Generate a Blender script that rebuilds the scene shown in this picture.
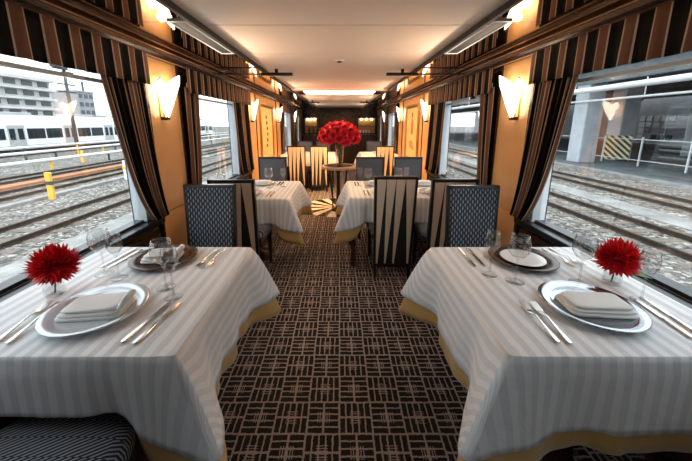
import bpy, math, random
from mathutils import Vector, Matrix
random.seed(7)
PI = math.pi
scene = bpy.context.scene
for o in list(bpy.data.objects):
    bpy.data.objects.remove(o, do_unlink=True)
COL = scene.collection

# ---------------------------------------------------------------- camera
FPX, PITCH, CAMZ = 300.0, math.radians(12), 1.40
PX, PY = 339.5, 124 + 300.0 * math.tan(PITCH)          # principal point (shift lens)
cd = bpy.data.cameras.new('camera'); cam = bpy.data.objects.new('camera', cd); COL.objects.link(cam)
cd.sensor_fit = 'HORIZONTAL'; cd.sensor_width = 36.0
cd.lens = 36.0 * FPX / 692.0
cd.shift_x = (346 - PX) / 692.0
cd.shift_y = -(230.5 - PY) / 692.0
cd.clip_start = 0.02; cd.clip_end = 500
cam.location = (0, 0, CAMZ); cam.rotation_euler = (PI / 2 - PITCH, 0, 0)
scene.camera = cam
# ---------------------------------------------------------------- world, sun, exposure
w = bpy.data.worlds.new('World'); scene.world = w; w.use_nodes = True
wn = w.node_tree.nodes; wl = w.node_tree.links
bg = wn['Background']; bg.inputs['Color'].default_value = (0.90, 0.96, 1.0, 1); bg.inputs['Strength'].default_value = 1.6
sd = bpy.data.lights.new('sun_offscreen', 'SUN'); sd.energy = 1.2; sd.angle = math.radians(12); sd.color = (1, 0.95, 0.88)
sun = bpy.data.objects.new('sun_offscreen', sd); COL.objects.link(sun)
sun.rotation_euler = (math.radians(38), 0, math.radians(18))
vs = scene.view_settings
vs.view_transform = 'Standard'; vs.look = 'None'; vs.gamma = 1.0; vs.exposure = 1.0; vs.use_curve_mapping = False

# ================================================================ material helpers
class NT:
    def __init__(s, name):
        s.m = bpy.data.materials.new(name); s.m.use_nodes = True
        s.t = s.m.node_tree; s.n = s.t.nodes; s.l = s.t.links
        s.b = s.n['Principled BSDF']
    def node(s, typ, **kw):
        n = s.n.new(typ)
        for k, v in kw.items(): setattr(n, k, v)
        return n
    def put(s, sock, v):
        if isinstance(v, bpy.types.NodeSocket): s.l.new(v, sock)
        else: sock.default_value = v
    def math(s, op, a, b=0.0, c=None):
        n = s.node('ShaderNodeMath', operation=op); s.put(n.inputs[0], a); s.put(n.inputs[1], b)
        if c is not None: s.put(n.inputs[2], c)
        return n.outputs[0]
    def mix(s, f, a, b):
        n = s.node('ShaderNodeMix', data_type='RGBA'); s.put(n.inputs[0], f)
        s.put(n.inputs[6], a if isinstance(a, bpy.types.NodeSocket) else (*a, 1)); s.put(n.inputs[7], b if isinstance(b, bpy.types.NodeSocket) else (*b, 1))
        return n.outputs[2]
    def coord(s, which='Object'):
        n = s.node('ShaderNodeTexCoord'); sp = s.node('ShaderNodeSeparateXYZ'); s.l.new(n.outputs[which], sp.inputs[0])
        return n.outputs[which], sp.outputs[0], sp.outputs[1], sp.outputs[2]
    def noise(s, vec, scale, detail=3, rough=0.5):
        n = s.node('ShaderNodeTexNoise'); s.l.new(vec, n.inputs['Vector'])
        n.inputs['Scale'].default_value = scale; n.inputs['Detail'].default_value = detail; n.inputs['Roughness'].default_value = rough
        return n.outputs['Fac']
    def ramp(s, f, stops):
        n = s.node('ShaderNodeValToRGB'); s.put(n.inputs[0], f); e = n.color_ramp.elements
        while len(e) < len(stops): e.new(0.5)
        for i, (p, c) in enumerate(stops): e[i].position = p; e[i].color = (*c, 1)
        return n.outputs[0]
    def bump(s, h, strength=0.3, dist=0.01):
        n = s.node('ShaderNodeBump'); s.put(n.inputs['Height'], h); n.inputs['Strength'].default_value = strength; n.inputs['Distance'].default_value = dist
        s.l.new(n.outputs[0], s.b.inputs['Normal'])
    def set(s, **kw):
        for k, v in kw.items():
            k = k.replace('_', ' ')
            if k == 'Base Color' and not isinstance(v, bpy.types.NodeSocket): v = (*v, 1)
            s.put(s.b.inputs[k], v)
        return s.m

def plain(name, col, rough=0.5, metal=0.0, var=0.12, scale=9.0, bump=0.0, **kw):
    t = NT(name); v, x, y, z = t.coord()
    f = t.noise(v, scale, 4)
    c = t.mix(f, tuple(a * (1 - var) for a in col), tuple(min(1, a * (1 + var)) for a in col))
    t.set(Base_Color=c, Roughness=rough, Metallic=metal, **kw)
    if bump: t.bump(f, bump, 0.01)
    return t.m

def emissive(name, col, strength):
    t = NT(name)
    return t.set(Base_Color=(0.8, 0.75, 0.7), Emission_Color=(*col, 1), Emission_Strength=strength)

def wood(name, a, b, rough=0.25, axis=1, scale=14):
    t = NT(name); v, x, y, z = t.coord()
    mp = t.node('ShaderNodeMapping'); t.l.new(v, mp.inputs[0]); sc = [scale] * 3; sc[axis] = scale * .08; mp.inputs['Scale'].default_value = sc
    f = t.noise(mp.outputs[0], 3.0, 5, .6)
    return t.set(Base_Color=t.ramp(f, [(0.3, a), (0.7, b)]), Roughness=rough)

M = {}
# --- stripe fabric of valances and curtains: UV.x in metres along the cloth
def stripe_fabric():
    t = NT('striped_fabric'); v, x, y, z = t.coord('UV')
    p = t.math('FRACT', t.math('DIVIDE', x, 0.132))
    inb = t.math('MULTIPLY', t.math('GREATER_THAN', p, 0.08), t.math('LESS_THAN', p, 0.42))
    l1 = t.math('LESS_THAN', t.math('ABSOLUTE', t.math('SUBTRACT', p, 0.045)), 0.030)
    l2 = t.math('LESS_THAN', t.math('ABSOLUTE', t.math('SUBTRACT', p, 0.455)), 0.030)
    line = t.math('MAXIMUM', l1, l2)
    wv = t.noise(v, 160, 2)
    brown = t.mix(wv, (0.135, 0.058, 0.034), (0.27, 0.125, 0.073))
    c = t.mix(inb, (0.004, 0.003, 0.003), brown)
    c = t.mix(line, c, (0.56, 0.43, 0.32))
    t.set(Base_Color=c, Roughness=0.75, Specular_IOR_Level=0.15)
    t.bump(wv, 0.1, 0.002)
    return t.m
M['stripe'] = stripe_fabric()
# --- damask table linen: UV = unfolded metres
def damask():
    t = NT('damask_linen'); v, x, y, z = t.coord('UV')
    p = t.math('FRACT', t.math('DIVIDE', x, 0.046))
    s = t.math('LESS_THAN', p, 0.5)
    n = t.noise(v, 12, 3); n2 = t.noise(v, 300, 2)
    c = t.mix(s, (0.86, 0.85, 0.85), (0.71, 0.715, 0.73))
    t.set(Base_Color=c, Roughness=t.math('ADD', t.math('MULTIPLY', s, 0.25), 0.42))
    t.bump(t.math('ADD', n, t.math('MULTIPLY', n2, .1)), 0.35, 0.012)
    return t.m
M['damask'] = damask()
M['gold_cloth'] = plain('gold_satin_cloth', (0.58, 0.35, 0.11), 0.42, 0, .15, 14, .2, Sheen_Weight=0.3)
M['napkin'] = plain('napkin_linen', (0.86, 0.84, 0.81), 0.75, 0, .04, 60, .15)
# --- carpet
def carpet():
    t = NT('basket_weave_carpet'); v, x, y, z = t.coord()
    nz = t.node('ShaderNodeTexNoise'); t.l.new(v, nz.inputs['Vector']); nz.inputs['Scale'].default_value = 60
    sp = t.node('ShaderNodeSeparateColor'); t.l.new(nz.outputs['Color'], sp.inputs[0])
    xx = t.math('ADD', x, t.math('MULTIPLY', t.math('SUBTRACT', sp.outputs[0], .5), .009))
    yy = t.math('ADD', y, t.math('MULTIPLY', t.math('SUBTRACT', sp.outputs[1], .5), .009))
    B = 0.155
    gx = t.math('DIVIDE', xx, B); gy = t.math('DIVIDE', t.math('ADD', yy, 0.01), B * 1.04)
    par = t.math('FLOORED_MODULO', t.math('ADD', t.math('FLOOR', gx), t.math('FLOOR', gy)), 2.0)
    fx = t.math('FRACT', gx); fy = t.math('FRACT', gy)
    def sel(a, b):   # par? a : b
        return t.math('ADD', t.math('MULTIPLY', par, a), t.math('MULTIPLY', t.math('SUBTRACT', 1.0, par), b))
    a = sel(fx, fy); c = sel(fy, fx)
    def near(val, c0, wd): return t.math('LESS_THAN', t.math('ABSOLUTE', t.math('SUBTRACT', val, c0)), wd)
    bars = near(t.math('FRACT', t.math('MULTIPLY', a, 5.0)), 0.5, 0.5)
    fr = t.math('FRACT', t.math('ADD', t.math('MULTIPLY', a, 5.0), 0.5))
    line = near(fr, 0.5, 0.115)
    mid = near(c, 0.5, 0.030)
    edge = t.math('MAXIMUM', near(c, 0.0, 0.035), near(c, 1.0, 0.035))
    cen = t.math('MULTIPLY', t.math('MULTIPLY', near(a, .5, .17), near(c, .5, .19)), near(t.math('FRACT', t.math('MULTIPLY', c, 14.0)), .5, .16))
    L = t.math('MAXIMUM', t.math('MAXIMUM', line, mid), t.math('MAXIMUM', edge, cen))
    n2 = t.noise(v, 220, 2)
    light = t.mix(n2, (0.26, 0.21, 0.20), (0.50, 0.43, 0.41)); dark = t.mix(n2, (0.004, 0.003, 0.003), (0.014, 0.009, 0.008))
    t.set(Base_Color=t.mix(L, dark, light), Roughness=0.95)
    t.bump(t.math('ADD', n2, L), 0.4, 0.004)
    return t.m
M['carpet'] = carpet()
# --- chair weave (ax, ay choose local axes)
def weave(name, swap):
    t = NT(name); v, x, y, z = t.coord()
    u_, v_ = (x, y) if swap else (x, z)
    col = t.math('DIVIDE', u_ if not swap else v_, 0.0175 if not swap else 0.055); ci = t.math('FLOOR', col); cf = t.math('FRACT', col)
    ph = t.math('MULTIPLY', t.math('FLOORED_MODULO', ci, 2.0), 0.5)
    if swap:   # seat: slanted bars
        k = t.math('FRACT', t.math('ADD', t.math('ADD', t.math('DIVIDE', u_, 0.021), t.math('MULTIPLY', cf, -4.2)), ph))
        m = t.math('MULTIPLY', t.math('LESS_THAN', k, 0.46), t.math('GREATER_THAN', cf, 0.03))
    else:
        k = t.math('FRACT', t.math('ADD', t.math('DIVIDE', v_, 0.046), ph))
        wdt = t.math('SUBTRACT', 0.42, t.math('ABSOLUTE', t.math('SUBTRACT', k, 0.5)))
        m = t.math('LESS_THAN', t.math('ABSOLUTE', t.math('SUBTRACT', cf, 0.5)), t.math('MULTIPLY', wdt, 0.85))
    lightc = (0.34, 0.36, 0.40) if swap else (0.29, 0.325, 0.38)
    t.set(Base_Color=t.mix(m, (0.010, 0.012, 0.020), lightc), Roughness=0.6)
    return t.m
M['weave_back'] = weave('chair_weave_back', False); M['weave_seat'] = weave('chair_weave_seat', True)
M['trim_black'] = plain('matt_black_trim', (0.012, 0.011, 0.01), 0.6, 0, .2)
M['lacquer'] = plain('black_lacquer', (0.012, 0.012, 0.013), 0.28, 0, .2)
M['panel_dark'] = plain('chair_back_dark_fabric', (0.014, 0.015, 0.014), 0.7, 0, .3, 80)
M['blade'] = plain('cream_blade_fabric', (0.76, 0.59, 0.44), 0.6, 0, .08, 120)
M['wood_dark'] = wood('dark_wood', (0.025, 0.011, 0.006), (0.075, 0.033, 0.017), .22)
M['wood_cornice'] = wood('cornice_wood', (0.022, 0.009, 0.005), (0.075, 0.032, 0.015), .25)
M['wood_edge'] = wood('cornice_edge_wood', (0.35, 0.19, 0.10), (0.55, 0.32, 0.18), .25)
# --- gold lacquer wall panel
def gold_panel():
    t = NT('gold_lacquer_panel'); v, x, y, z = t.coord()
    f = t.noise(v, 3.5, 4); g = t.noise(v, 40, 3)
    c = t.mix(f, (0.58, 0.30, 0.105), (0.78, 0.47, 0.21))
    t.set(Base_Color=t.mix(t.math('MULTIPLY', g, .35), c, (0.5, 0.28, 0.12)), Roughness=0.30)
    return t.m
M['gold'] = gold_panel()
def mirror():
    t = NT('polished_bronze_mirror'); v, x, y, z = t.coord()
    f = t.noise(v, 2.0, 2)
    t.set(Base_Color=t.mix(f, (0.52, 0.44, 0.37), (0.62, 0.53, 0.45)), Metallic=1.0, Roughness=0.035)
    t.bump(f, 0.02, 0.02)
    return t.m
M['mirror'] = mirror()
M['ceiling'] = plain('ceiling_cream_enamel', (0.93, 0.79, 0.68), 0.38, 0, .03, 1.2)
M['steel'] = plain('brushed_steel', (0.55, 0.56, 0.58), 0.25, 1.0)
M['silver'] = plain('silver_cutlery', (0.62, 0.58, 0.54), 0.16, 1.0)
M['alu'] = plain('window_frame_aluminium', (0.62, 0.67, 0.72), 0.35, 0.2)
M['dark_metal'] = plain('dark_metal', (0.03, 0.028, 0.027), 0.3, .5)
M['brass'] = plain('aged_brass', (0.55, 0.36, 0.16), 0.3, 1.0)
M['shade'] = emissive('sconce_glass_glow', (1.0, 0.80, 0.58), 4.5)
M['shade_edge'] = plain('sconce_edge', (0.05, 0.035, 0.02), 0.3, .3)
M['trough'] = emissive('ceiling_light_diffuser', (1.0, 0.62, 0.30), 22.0)
M['niche_lamp'] = emissive('niche_lamp_glow', (1.0, 0.72, 0.42), 14.0)
M['porcelain'] = plain('white_porcelain', (0.84, 0.84, 0.84), 0.12, 0, .02)
M['pewter'] = plain('polished_pewter', (0.42, 0.44, 0.47), 0.12, .9)
M['silverplate'] = plain('pale_silver_plate', (0.74, 0.77, 0.81), 0.16, .35)
M['bronze'] = plain('dark_bronze_charger', (0.075, 0.042, 0.027), 0.25, .3)
M['petal'] = plain('red_petal', (0.70, 0.008, 0.016), 0.5, 0, .35, 60)
M['bouquet'] = plain('red_bouquet_petal', (0.95, 0.028, 0.065), 0.5, 0, .35, 40)
M['leaf'] = plain('green_leaf', (0.08, 0.17, 0.04), 0.5, 0, .4, 30)
M['marble'] = plain('cream_marble', (0.74, 0.63, 0.50), 0.15, 0, .12, 12)
M['marble_dark'] = plain('black_marble', (0.02, 0.015, 0.012), 0.15, 0, .3, 12)
def thin_glass(name, tint, boost=0.0):
    t = NT(name); t.n.remove(t.b)
    tr = t.node('ShaderNodeBsdfTransparent'); tr.inputs[0].default_value = (*tint, 1)
    gl = t.node('ShaderNodeBsdfGlossy'); gl.inputs['Roughness'].default_value = 0.01
    lw = t.node('ShaderNodeLayerWeight'); lw.inputs[0].default_value = .5
    sch = t.math('ADD', t.math('MULTIPLY', t.math('POWER', lw.outputs['Facing'], 5.0), .92), .06 + boost)
    mx = t.node('ShaderNodeMixShader'); t.l.new(sch, mx.inputs[0])
    t.l.new(tr.outputs[0], mx.inputs[1]); t.l.new(gl.outputs[0], mx.inputs[2])
    t.l.new(mx.outputs[0], t.n['Material Output'].inputs[0])
    return t.m
M['pane'] = thin_glass('window_pane_glass', (0.93, 0.96, 0.97))
M['glass'] = thin_glass('wine_glass_crystal', (0.95, 0.95, 0.95), 0.03)
# exterior
def ballast():
    t = NT('ballast_gravel'); v, x, y, z = t.coord()
    vo = t.node('ShaderNodeTexVoronoi'); t.l.new(v, vo.inputs['Vector']); vo.inputs['Scale'].default_value = 14
    n = t.noise(v, .9, 5, .65); n3 = t.noise(v, 5, 3)
    sp = t.node('ShaderNodeSeparateColor'); t.l.new(vo.outputs['Color'], sp.inputs[0])
    f = t.math('ADD', t.math('MULTIPLY', sp.outputs[0], .55), t.math('MULTIPLY', n, .45))
    c = t.ramp(f, [(0.20, (0.03, 0.027, 0.024)), (0.48, (0.12, 0.11, 0.097)), (0.62, (0.22, 0.205, 0.185)), (0.85, (0.50, 0.48, 0.45))])
    t.set(Base_Color=c, Roughness=0.9)
    t.bump(t.math('SUBTRACT', 1.0, vo.outputs['Distance']), 0.8, 0.05)
    return t.m
M['ballast'] = ballast()
def concrete(name, a, b, scale=2.0):
    t = NT(name); v, x, y, z = t.coord()
    f = t.noise(v, scale, 6, .7)
    t.set(Base_Color=t.ramp(f, [(0.3, a), (0.7, b)]), Roughness=0.85); t.bump(f, .3, .02)
    return t.m
M['concrete'] = concrete('pale_concrete', (0.15, 0.148, 0.142), (0.36, 0.355, 0.34))
M['viaduct'] = concrete('viaduct_concrete', (0.34, 0.37, 0.40), (0.55, 0.58, 0.62), .6)
M['viaduct_dark'] = concrete('viaduct_girder_paint', (0.07, 0.085, 0.09), (0.16, 0.18, 0.19), .8)
M['rail'] = plain('rusty_rail_steel', (0.07, 0.048, 0.036), 0.5, .4, .4, 6)
M['sleeper'] = plain('sleeper_timber', (0.16, 0.13, 0.105), 0.9, 0, .4, 6)
M['rust_panel'] = plain('rusty_cable_cover', (0.36, 0.15, 0.06), 0.85, 0, .5, 2)
M['train_white'] = plain('train_white_paint', (0.78, 0.80, 0.80), 0.3, 0, .05, 1)
M['train_grey'] = plain('train_grey_band', (0.38, 0.40, 0.41), 0.35, 0, .1, 1)
M['train_glass'] = plain('train_dark_glass', (0.018, 0.028, 0.034), 0.06, 0, .2)
M['bogie'] = plain('underframe_grime', (0.035, 0.033, 0.03), 0.8)
M['white_paint'] = plain('white_painted_steel', (0.70, 0.72, 0.73), 0.4, 0, .08)
M['yellow'] = plain('yellow_marker_paint', (0.75, 0.45, 0.06), 0.5, 0, .2)
M['pole'] = plain('weathered_pole_steel', (0.06, 0.065, 0.065), 0.6, .2)
M['facade'] = concrete('apartment_facade', (0.42, 0.42, 0.42), (0.62, 0.62, 0.62), .3)
M['facade_dark'] = plain('dark_window_band', (0.05, 0.055, 0.06), 0.3)
M['facade_grey'] = concrete('grey_block_facade', (0.22, 0.23, 0.25), (0.34, 0.35, 0.37), .3)
def hazard():
    t = NT('hazard_stripes'); v, x, y, z = t.coord()
    k = t.math('FRACT', t.math('DIVIDE', t.math('ADD', x, z), 0.36))
    t.set(Base_Color=t.mix(t.math('LESS_THAN', k, .5), (0.03, 0.03, 0.03), (0.85, 0.78, 0.45)), Roughness=.5)
    return t.m
M['hazard'] = hazard()
M['display'] = plain('amber_display_board', (0.62, 0.36, 0.15), 0.5, 0, .2, 6)
M['art_gold'] = plain('gold_leaf_art_board', (0.72, 0.45, 0.19), 0.4, .1, .25, 9)
M['ink'] = plain('dark_ink', (0.05, 0.03, 0.02), 0.6)
M['red_ink'] = plain('vermilion_ink', (0.55, 0.05, 0.03), 0.6)
M['bottle'] = plain('bottle_glass_dark', (0.03, 0.05, 0.03), 0.08)
M['wall_dark'] = plain('dark_wall_lacquer', (0.02, 0.013, 0.010), 0.25, 0, .3)

# ================================================================ mesh helpers
class MB:
    def __init__(s): s.v = []; s.f = []; s.uv = {}; s.mi = []
    def quadpts(s, pts):
        b = len(s.v); s.v += [tuple(p) for p in pts]; s.f.append(tuple(range(b, b + len(pts)))); return s
    def box(s, x0, x1, y0, y1, z0, z1):
        b = len(s.v)
        s.v += [(x0, y0, z0), (x1, y0, z0), (x1, y1, z0), (x0, y1, z0), (x0, y0, z1), (x1, y0, z1), (x1, y1, z1), (x0, y1, z1)]
        s.f += [tuple(b + i for i in q) for q in ((0, 3, 2, 1), (4, 5, 6, 7), (0, 1, 5, 4), (1, 2, 6, 5), (2, 3, 7, 6), (3, 0, 4, 7))]
        return s
    def hexa(s, bot, top):       # two rings of equal length, closed prism
        n = len(bot); b = len(s.v); s.v += [tuple(p) for p in bot] + [tuple(p) for p in top]
        s.f.append(tuple(b + i for i in reversed(range(n)))); s.f.append(tuple(b + n + i for i in range(n)))
        for i in range(n):
            j = (i + 1) % n; s.f.append((b + i, b + j, b + n + j, b + n + i))
        return s
    def lathe(s, prof, n=24, c=(0, 0, 0), cap=True):
        b = len(s.v); k = len(prof)
        for r, z in prof:
            for i in range(n):
                a = 2 * PI * i / n; s.v.append((c[0] + r * math.cos(a), c[1] + r * math.sin(a), c[2] + z))
        for j in range(k - 1):
            for i in range(n):
                i2 = (i + 1) % n; s.f.append((b + j * n + i, b + j * n + i2, b + (j + 1) * n + i2, b + (j + 1) * n + i))
        if cap:
            s.f.append(tuple(b + i for i in reversed(range(n)))); s.f.append(tuple(b + (k - 1) * n + i for i in range(n)))
        return s
    def tube(s, pts, r, n=8):
        pts = [Vector(p) for p in pts]; b = len(s.v); k = len(pts)
        rs = r if isinstance(r, (list, tuple)) else [r] * k
        for j, p in enumerate(pts):
            d = (pts[min(j + 1, k - 1)] - pts[max(j - 1, 0)]).normalized()
            a = d.cross(Vector((0, 0, 1)) if abs(d.z) < .9 else Vector((1, 0, 0))).normalized(); c = d.cross(a)
            for i in range(n):
                t = 2 * PI * i / n; q = p + a * math.cos(t) * rs[j] + c * math.sin(t) * rs[j]; s.v.append(tuple(q))
        for j in range(k - 1):
            for i in range(n):
                i2 = (i + 1) % n; s.f.append((b + j * n + i, b + j * n + i2, b + (j + 1) * n + i2, b + (j + 1) * n + i))
        s.f.append(tuple(b + i for i in reversed(range(n)))); s.f.append(tuple(b + (k - 1) * n + i for i in range(n)))
        return s
    def grid(s, nu, nv, fn, uvfn=None):
        b = len(s.v)
        for j in range(nv + 1):
            for i in range(nu + 1):
                s.v.append(tuple(fn(i / nu, j / nv)))
                if uvfn: s.uv[len(s.v) - 1] = uvfn(i / nu, j / nv)
        for j in range(nv):
            for i in range(nu):
                q = b + j * (nu + 1) + i; s.f.append((q, q + 1, q + nu + 2, q + nu + 1))
        return s
    def prism(s, poly, axis, a, b_):   # poly 2D extruded along axis from a to b_
        def P(p, h): return {'x': (h, p[0], p[1]), 'y': (p[0], h, p[1]), 'z': (p[0], p[1], h)}[axis]
        return s.hexa([P(p, a) for p in poly], [P(p, b_) for p in poly])
    def mesh(s, name, smooth=False):
        me = bpy.data.meshes.new(name); me.from_pydata(s.v, [], s.f); me.update()
        if s.uv:
            ul = me.uv_layers.new(name='UVMap')
            for lp in me.loops:
                ul.data[lp.index].uv = s.uv.get(lp.vertex_index, (0, 0))
        import bmesh
        bm = bmesh.new(); bm.from_mesh(me); bmesh.ops.recalc_face_normals(bm, faces=bm.faces); bm.to_mesh(me); bm.free()
        if smooth:
            for p in me.polygons: p.use_smooth = True
        return me
    def build(s, name, mat, parent=None, smooth=False, loc=None, bevel=0.0, solid=0.0, sub=0, kind=None):
        me = s.mesh(name, smooth); me.materials.append(M[mat] if isinstance(mat, str) else mat)
        o = bpy.data.objects.new(name, me); COL.objects.link(o)
        if parent: o.parent = parent
        if loc: o.location = loc
        if solid:
            m = o.modifiers.new('solid', 'SOLIDIFY'); m.thickness = solid; m.offset = 0
        if bevel:
            m = o.modifiers.new('bevel', 'BEVEL'); m.width = bevel; m.segments = 2; m.limit_method = 'ANGLE'
        if sub:
            m = o.modifiers.new('sub', 'SUBSURF'); m.levels = sub; m.render_levels = sub
        if kind: o['kind'] = kind
        return o

def tag(o, label, cat, group=None):
    o['label'] = label; o['category'] = cat
    if group: o['group'] = group
    return o
def thing(name, loc, label, cat, group=None, rz=0.0):
    o = bpy.data.objects.new(name, None); COL.objects.link(o); o.empty_display_size = .1
    o.location = loc; o.rotation_euler = (0, 0, rz)
    return tag(o, label, cat, group)
def dup(root, loc, label=None, rz=None, group=None, scale=None):
    r = root.copy(); COL.objects.link(r); r.location = loc
    if rz is not None: r.rotation_euler = (0, 0, rz)
    if label: r['label'] = label
    if group: r['group'] = group
    if scale: r.scale = scale
    for ch in list(root.children):
        c = ch.copy(); COL.objects.link(c); c.parent = r
        for g in list(ch.children):
            d = g.copy(); COL.objects.link(d); d.parent = c
    return r
def inst(me, name, mat, parent, loc=(0, 0, 0), rot=(0, 0, 0), scale=(1, 1, 1)):
    if not me.materials: me.materials.append(M[mat])
    o = bpy.data.objects.new(name, me); COL.objects.link(o); o.parent = parent
    o.location = loc; o.rotation_euler = rot; o.scale = scale
    return o
def struct(o): o['kind'] = 'structure'; return o
SIDE = {-1: 'train-side', 1: 'viaduct-side'}
SEEN = {-1: 'facing the parked white train', 1: 'facing the concrete viaduct'}

# ================================================================ room shell
W, YB, YE = 1.33, -2.0, 11.0
ZC, ZM = 1.95, 1.93            # ceiling, mirrored soffit
floor = struct(MB().box(-W - .12, W + .12, YB - .1, YE + .1, -.06, 0).build('floor', 'carpet'))

# bays: (bay y0, y1, opening y0, y1)
BAYS = [(-1.98, -.14, -1.66, -.46), (.29, 2.13, .46, 1.99), (2.56, 4.42, 2.78, 3.95), (6.82, 8.62, 7.1, 8.3), (9.02, 10.2, 9.3, 9.95)]
PIL = [(-.14, .29), (2.13, 2.56), (4.42, 4.85), (6.40, 6.82), (8.62, 9.02)]
PANELB = (4.85, 6.40)
ZS, ZT = .74, 1.72              # sill, head of the openings
for sd_, nm in ((-1, 'wall_left'), (1, 'wall_right')):
    def bx(mb, a, b, y0, y1, z0, z1):
        return mb.box(min(a * sd_, b * sd_), max(a * sd_, b * sd_), y0, y1, z0, z1)
    mb = MB()
    bx(mb, W, W + .10, YB, YE, 0, ZS); bx(mb, W, W + .10, YB, YE, ZT, 2.0)
    ys = [YB] + [v for b in BAYS for v in (b[2], b[3])] + [YE]
    for i in range(0, len(ys), 2): bx(mb, W, W + .10, ys[i], ys[i + 1], ZS, ZT)
    wall = struct(mb.build(nm, 'wall_dark'))
    # gold lacquer panels on the piers: three stacked panels with narrow joints
    for (a, b) in PIL:
        for (z0, z1) in ((.06, .735), (.741, 1.86)):
            bx(MB(), W - .014, W + .002, a + .012, b - .012, z0, z1).build('panel', 'gold', wall, bevel=.003)
        for yy in (a, b):
            bx(MB(), W - .022, W + .002, yy - .012, yy + .012, 0.06, 1.86).build('pier_strip', 'wood_dark', wall)
    # broad panel bay between the second and third pier
    bx(MB(), W - .012, W + .002, PANELB[0] + .03, PANELB[1] - .03, .06, 1.86).build('panel', 'gold', wall, bevel=.003)
    for (a, b, oa, ob) in BAYS:
        bx(MB(), W - .010, W + .002, a + .03, b - .03, .10, .66).build('dado_panel', 'wood_dark', wall, bevel=.004)
struct(MB().box(-W - .1, W + .1, YB - .1, YB, 0, 2.0).build('wall_back', 'wood_dark'))
wf = struct(MB().box(-W - .1, W + .1, YE, YE + .1, 0, 2.0).build('wall_far', 'wall_dark'))
for k in range(6):
    x = -1.1 + k * .44
    MB().box(x - .2, x + .2, YE - .012, YE + .002, .05, .8).build('panel', 'wood_dark', wf, bevel=.004)

# baseboards
for sd_, nm in ((-1, 'baseboard_left'), (1, 'baseboard_right')):
    a, b = sorted((sd_ * (W - .02), sd_ * W))
    struct(MB().box(a, b, YB, YE, 0, .055).build(nm, 'wood_dark', bevel=.004))
# windows: frame, sill and pane of each opening
wi = 1
for sd_ in (-1, 1):
    for (a, b, oa, ob) in BAYS:
        def bx(mb, p, q, y0, y1, z0, z1): return mb.box(min(p * sd_, q * sd_), max(p * sd_, q * sd_), y0, y1, z0, z1)
        fr = MB(); F = .045
        bx(fr, W - .004, W + .085, oa - F, oa + .012, ZS - .03, ZT + .03); bx(fr, W - .004, W + .085, ob - .012, ob + F, ZS - .03, ZT + .03)
        bx(fr, W + .02, W + .085, oa, ob, ZT - .012, ZT + .03)
        f = struct(fr.build('window_%d' % wi, 'alu', bevel=.004))
        bx(MB(), W + .045, W + .051, oa, ob, ZS, ZT).build('pane', 'pane', f)
        bx(MB(), W + .02, W + .085, oa, ob, ZS - .03, ZS + .012).build('bottom_rail', 'lacquer', f)
        bx(MB(), W - .052, W + .02, a + .02, b - .02, ZS - .045, ZS - .004).build('sill', 'lacquer', f, bevel=.006)
        bx(MB(), W + .035, W + .062, oa, ob, 1.632, 1.650).build('blind_rail', 'white_paint', f)
        wi += 1
# ceiling: backing slab + enamel panels with seams
clg = struct(MB().box(-W - .1, W + .1, YB - .1, YE + .1, ZC + .012, 2.08).build('ceiling', 'wall_dark'))
cuts = [YB, .35, 1.86, 2.52, 4.98]
for a, b in zip(cuts[:-1], cuts[1:]):
    MB().box(-.775, .775, a + .004, b - .004, ZC, ZC + .02).build('ceiling_panel', 'ceiling', clg, bevel=.002)
for a, b in ((5.86, 7.6), (7.6, 9.3), (9.3, YE)):
    MB().box(-.775, .775, a + .004, b - .004, ZC, ZC + .02).build('ceiling_panel', 'ceiling', clg, bevel=.002)
for sd_ in (-1, 1):
    x0, x1 = sorted((sd_ * .785, sd_ * W))
    mc = [YB, .3, 1.74, 3.25, 4.9, 6.6, 8.8, YE]
    for a, b in zip(mc[:-1], mc[1:]):
        MB().box(x0, x1, a + .002, b - .002, ZM, ZC + .02).build('mirror_panel', 'mirror', clg)
# trims: cornice with light edges, ceiling edge
tn = 1
for sd_ in (-1, 1):
    prof = [(W, 1.852), (W - .035, 1.852), (W - .045, 1.862), (W - .045, 1.872), (W - .062, 1.885), (W - .068, 1.905), (W - .068, 1.918), (W - .06, ZM), (W, ZM)]
    c = struct(MB().prism([(p[0] * sd_, p[1]) for p in prof], 'y', YB, YE).build('trim_%d' % tn, 'wood_cornice')); tn += 1
    for (px, pz) in ((.041, 1.8555), (.0685, 1.912)):
        a, b = sorted(((W - px - .004) * sd_, (W - px + .006) * sd_))
        MB().box(a, b, YB, YE, pz - .003, pz + .003).build('bead', 'wood_edge', c)
    a, b = sorted((.768 * sd_, .792 * sd_))
    struct(MB().box(a, b, YB, YE, ZM - .012, ZC + .004).build('trim_%d' % tn, 'trim_black', bevel=.003)); tn += 1

# ---- recessed light trough across the ceiling
lt = thing('ceiling_light_trough', (0, 5.42, ZC), 'long glowing light trough recessed across the ceiling beyond the round table', 'ceiling light')
MB().box(-.60, .60, -.22, .36, -.012, -.004).build('diffuser', 'trough', lt)
MB().box(-.775, .775, -.44, -.22, -.018, .01).build('frame', 'ceiling', lt, bevel=.004)
MB().box(-.775, .775, .36, .44, -.018, .01).build('frame', 'ceiling', lt, bevel=.004)
for s in (-1, 1):
    a, b = sorted((s * .60, s * .775)); MB().box(a, b, -.22, .36, -.018, .01).build('frame', 'wood_dark', lt, bevel=.004)

# ---- small unlit round fitting in the ceiling
d = thing('ceiling_detector', (0, 2.85, ZC), 'small round dark fitting set in the plain ceiling above the aisle', 'detector')
MB().lathe([(.046, 0), (.046, -.006), (.034, -.008), (.026, .0), (.026, .004)], 24).build('ring', 'ceiling', d, smooth=True)
MB().lathe([(.0, -.001), (.024, -.001), (.020, -.012), (.0, -.016)], 20, cap=False).build('dome', 'dark_metal', d, smooth=True)

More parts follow.
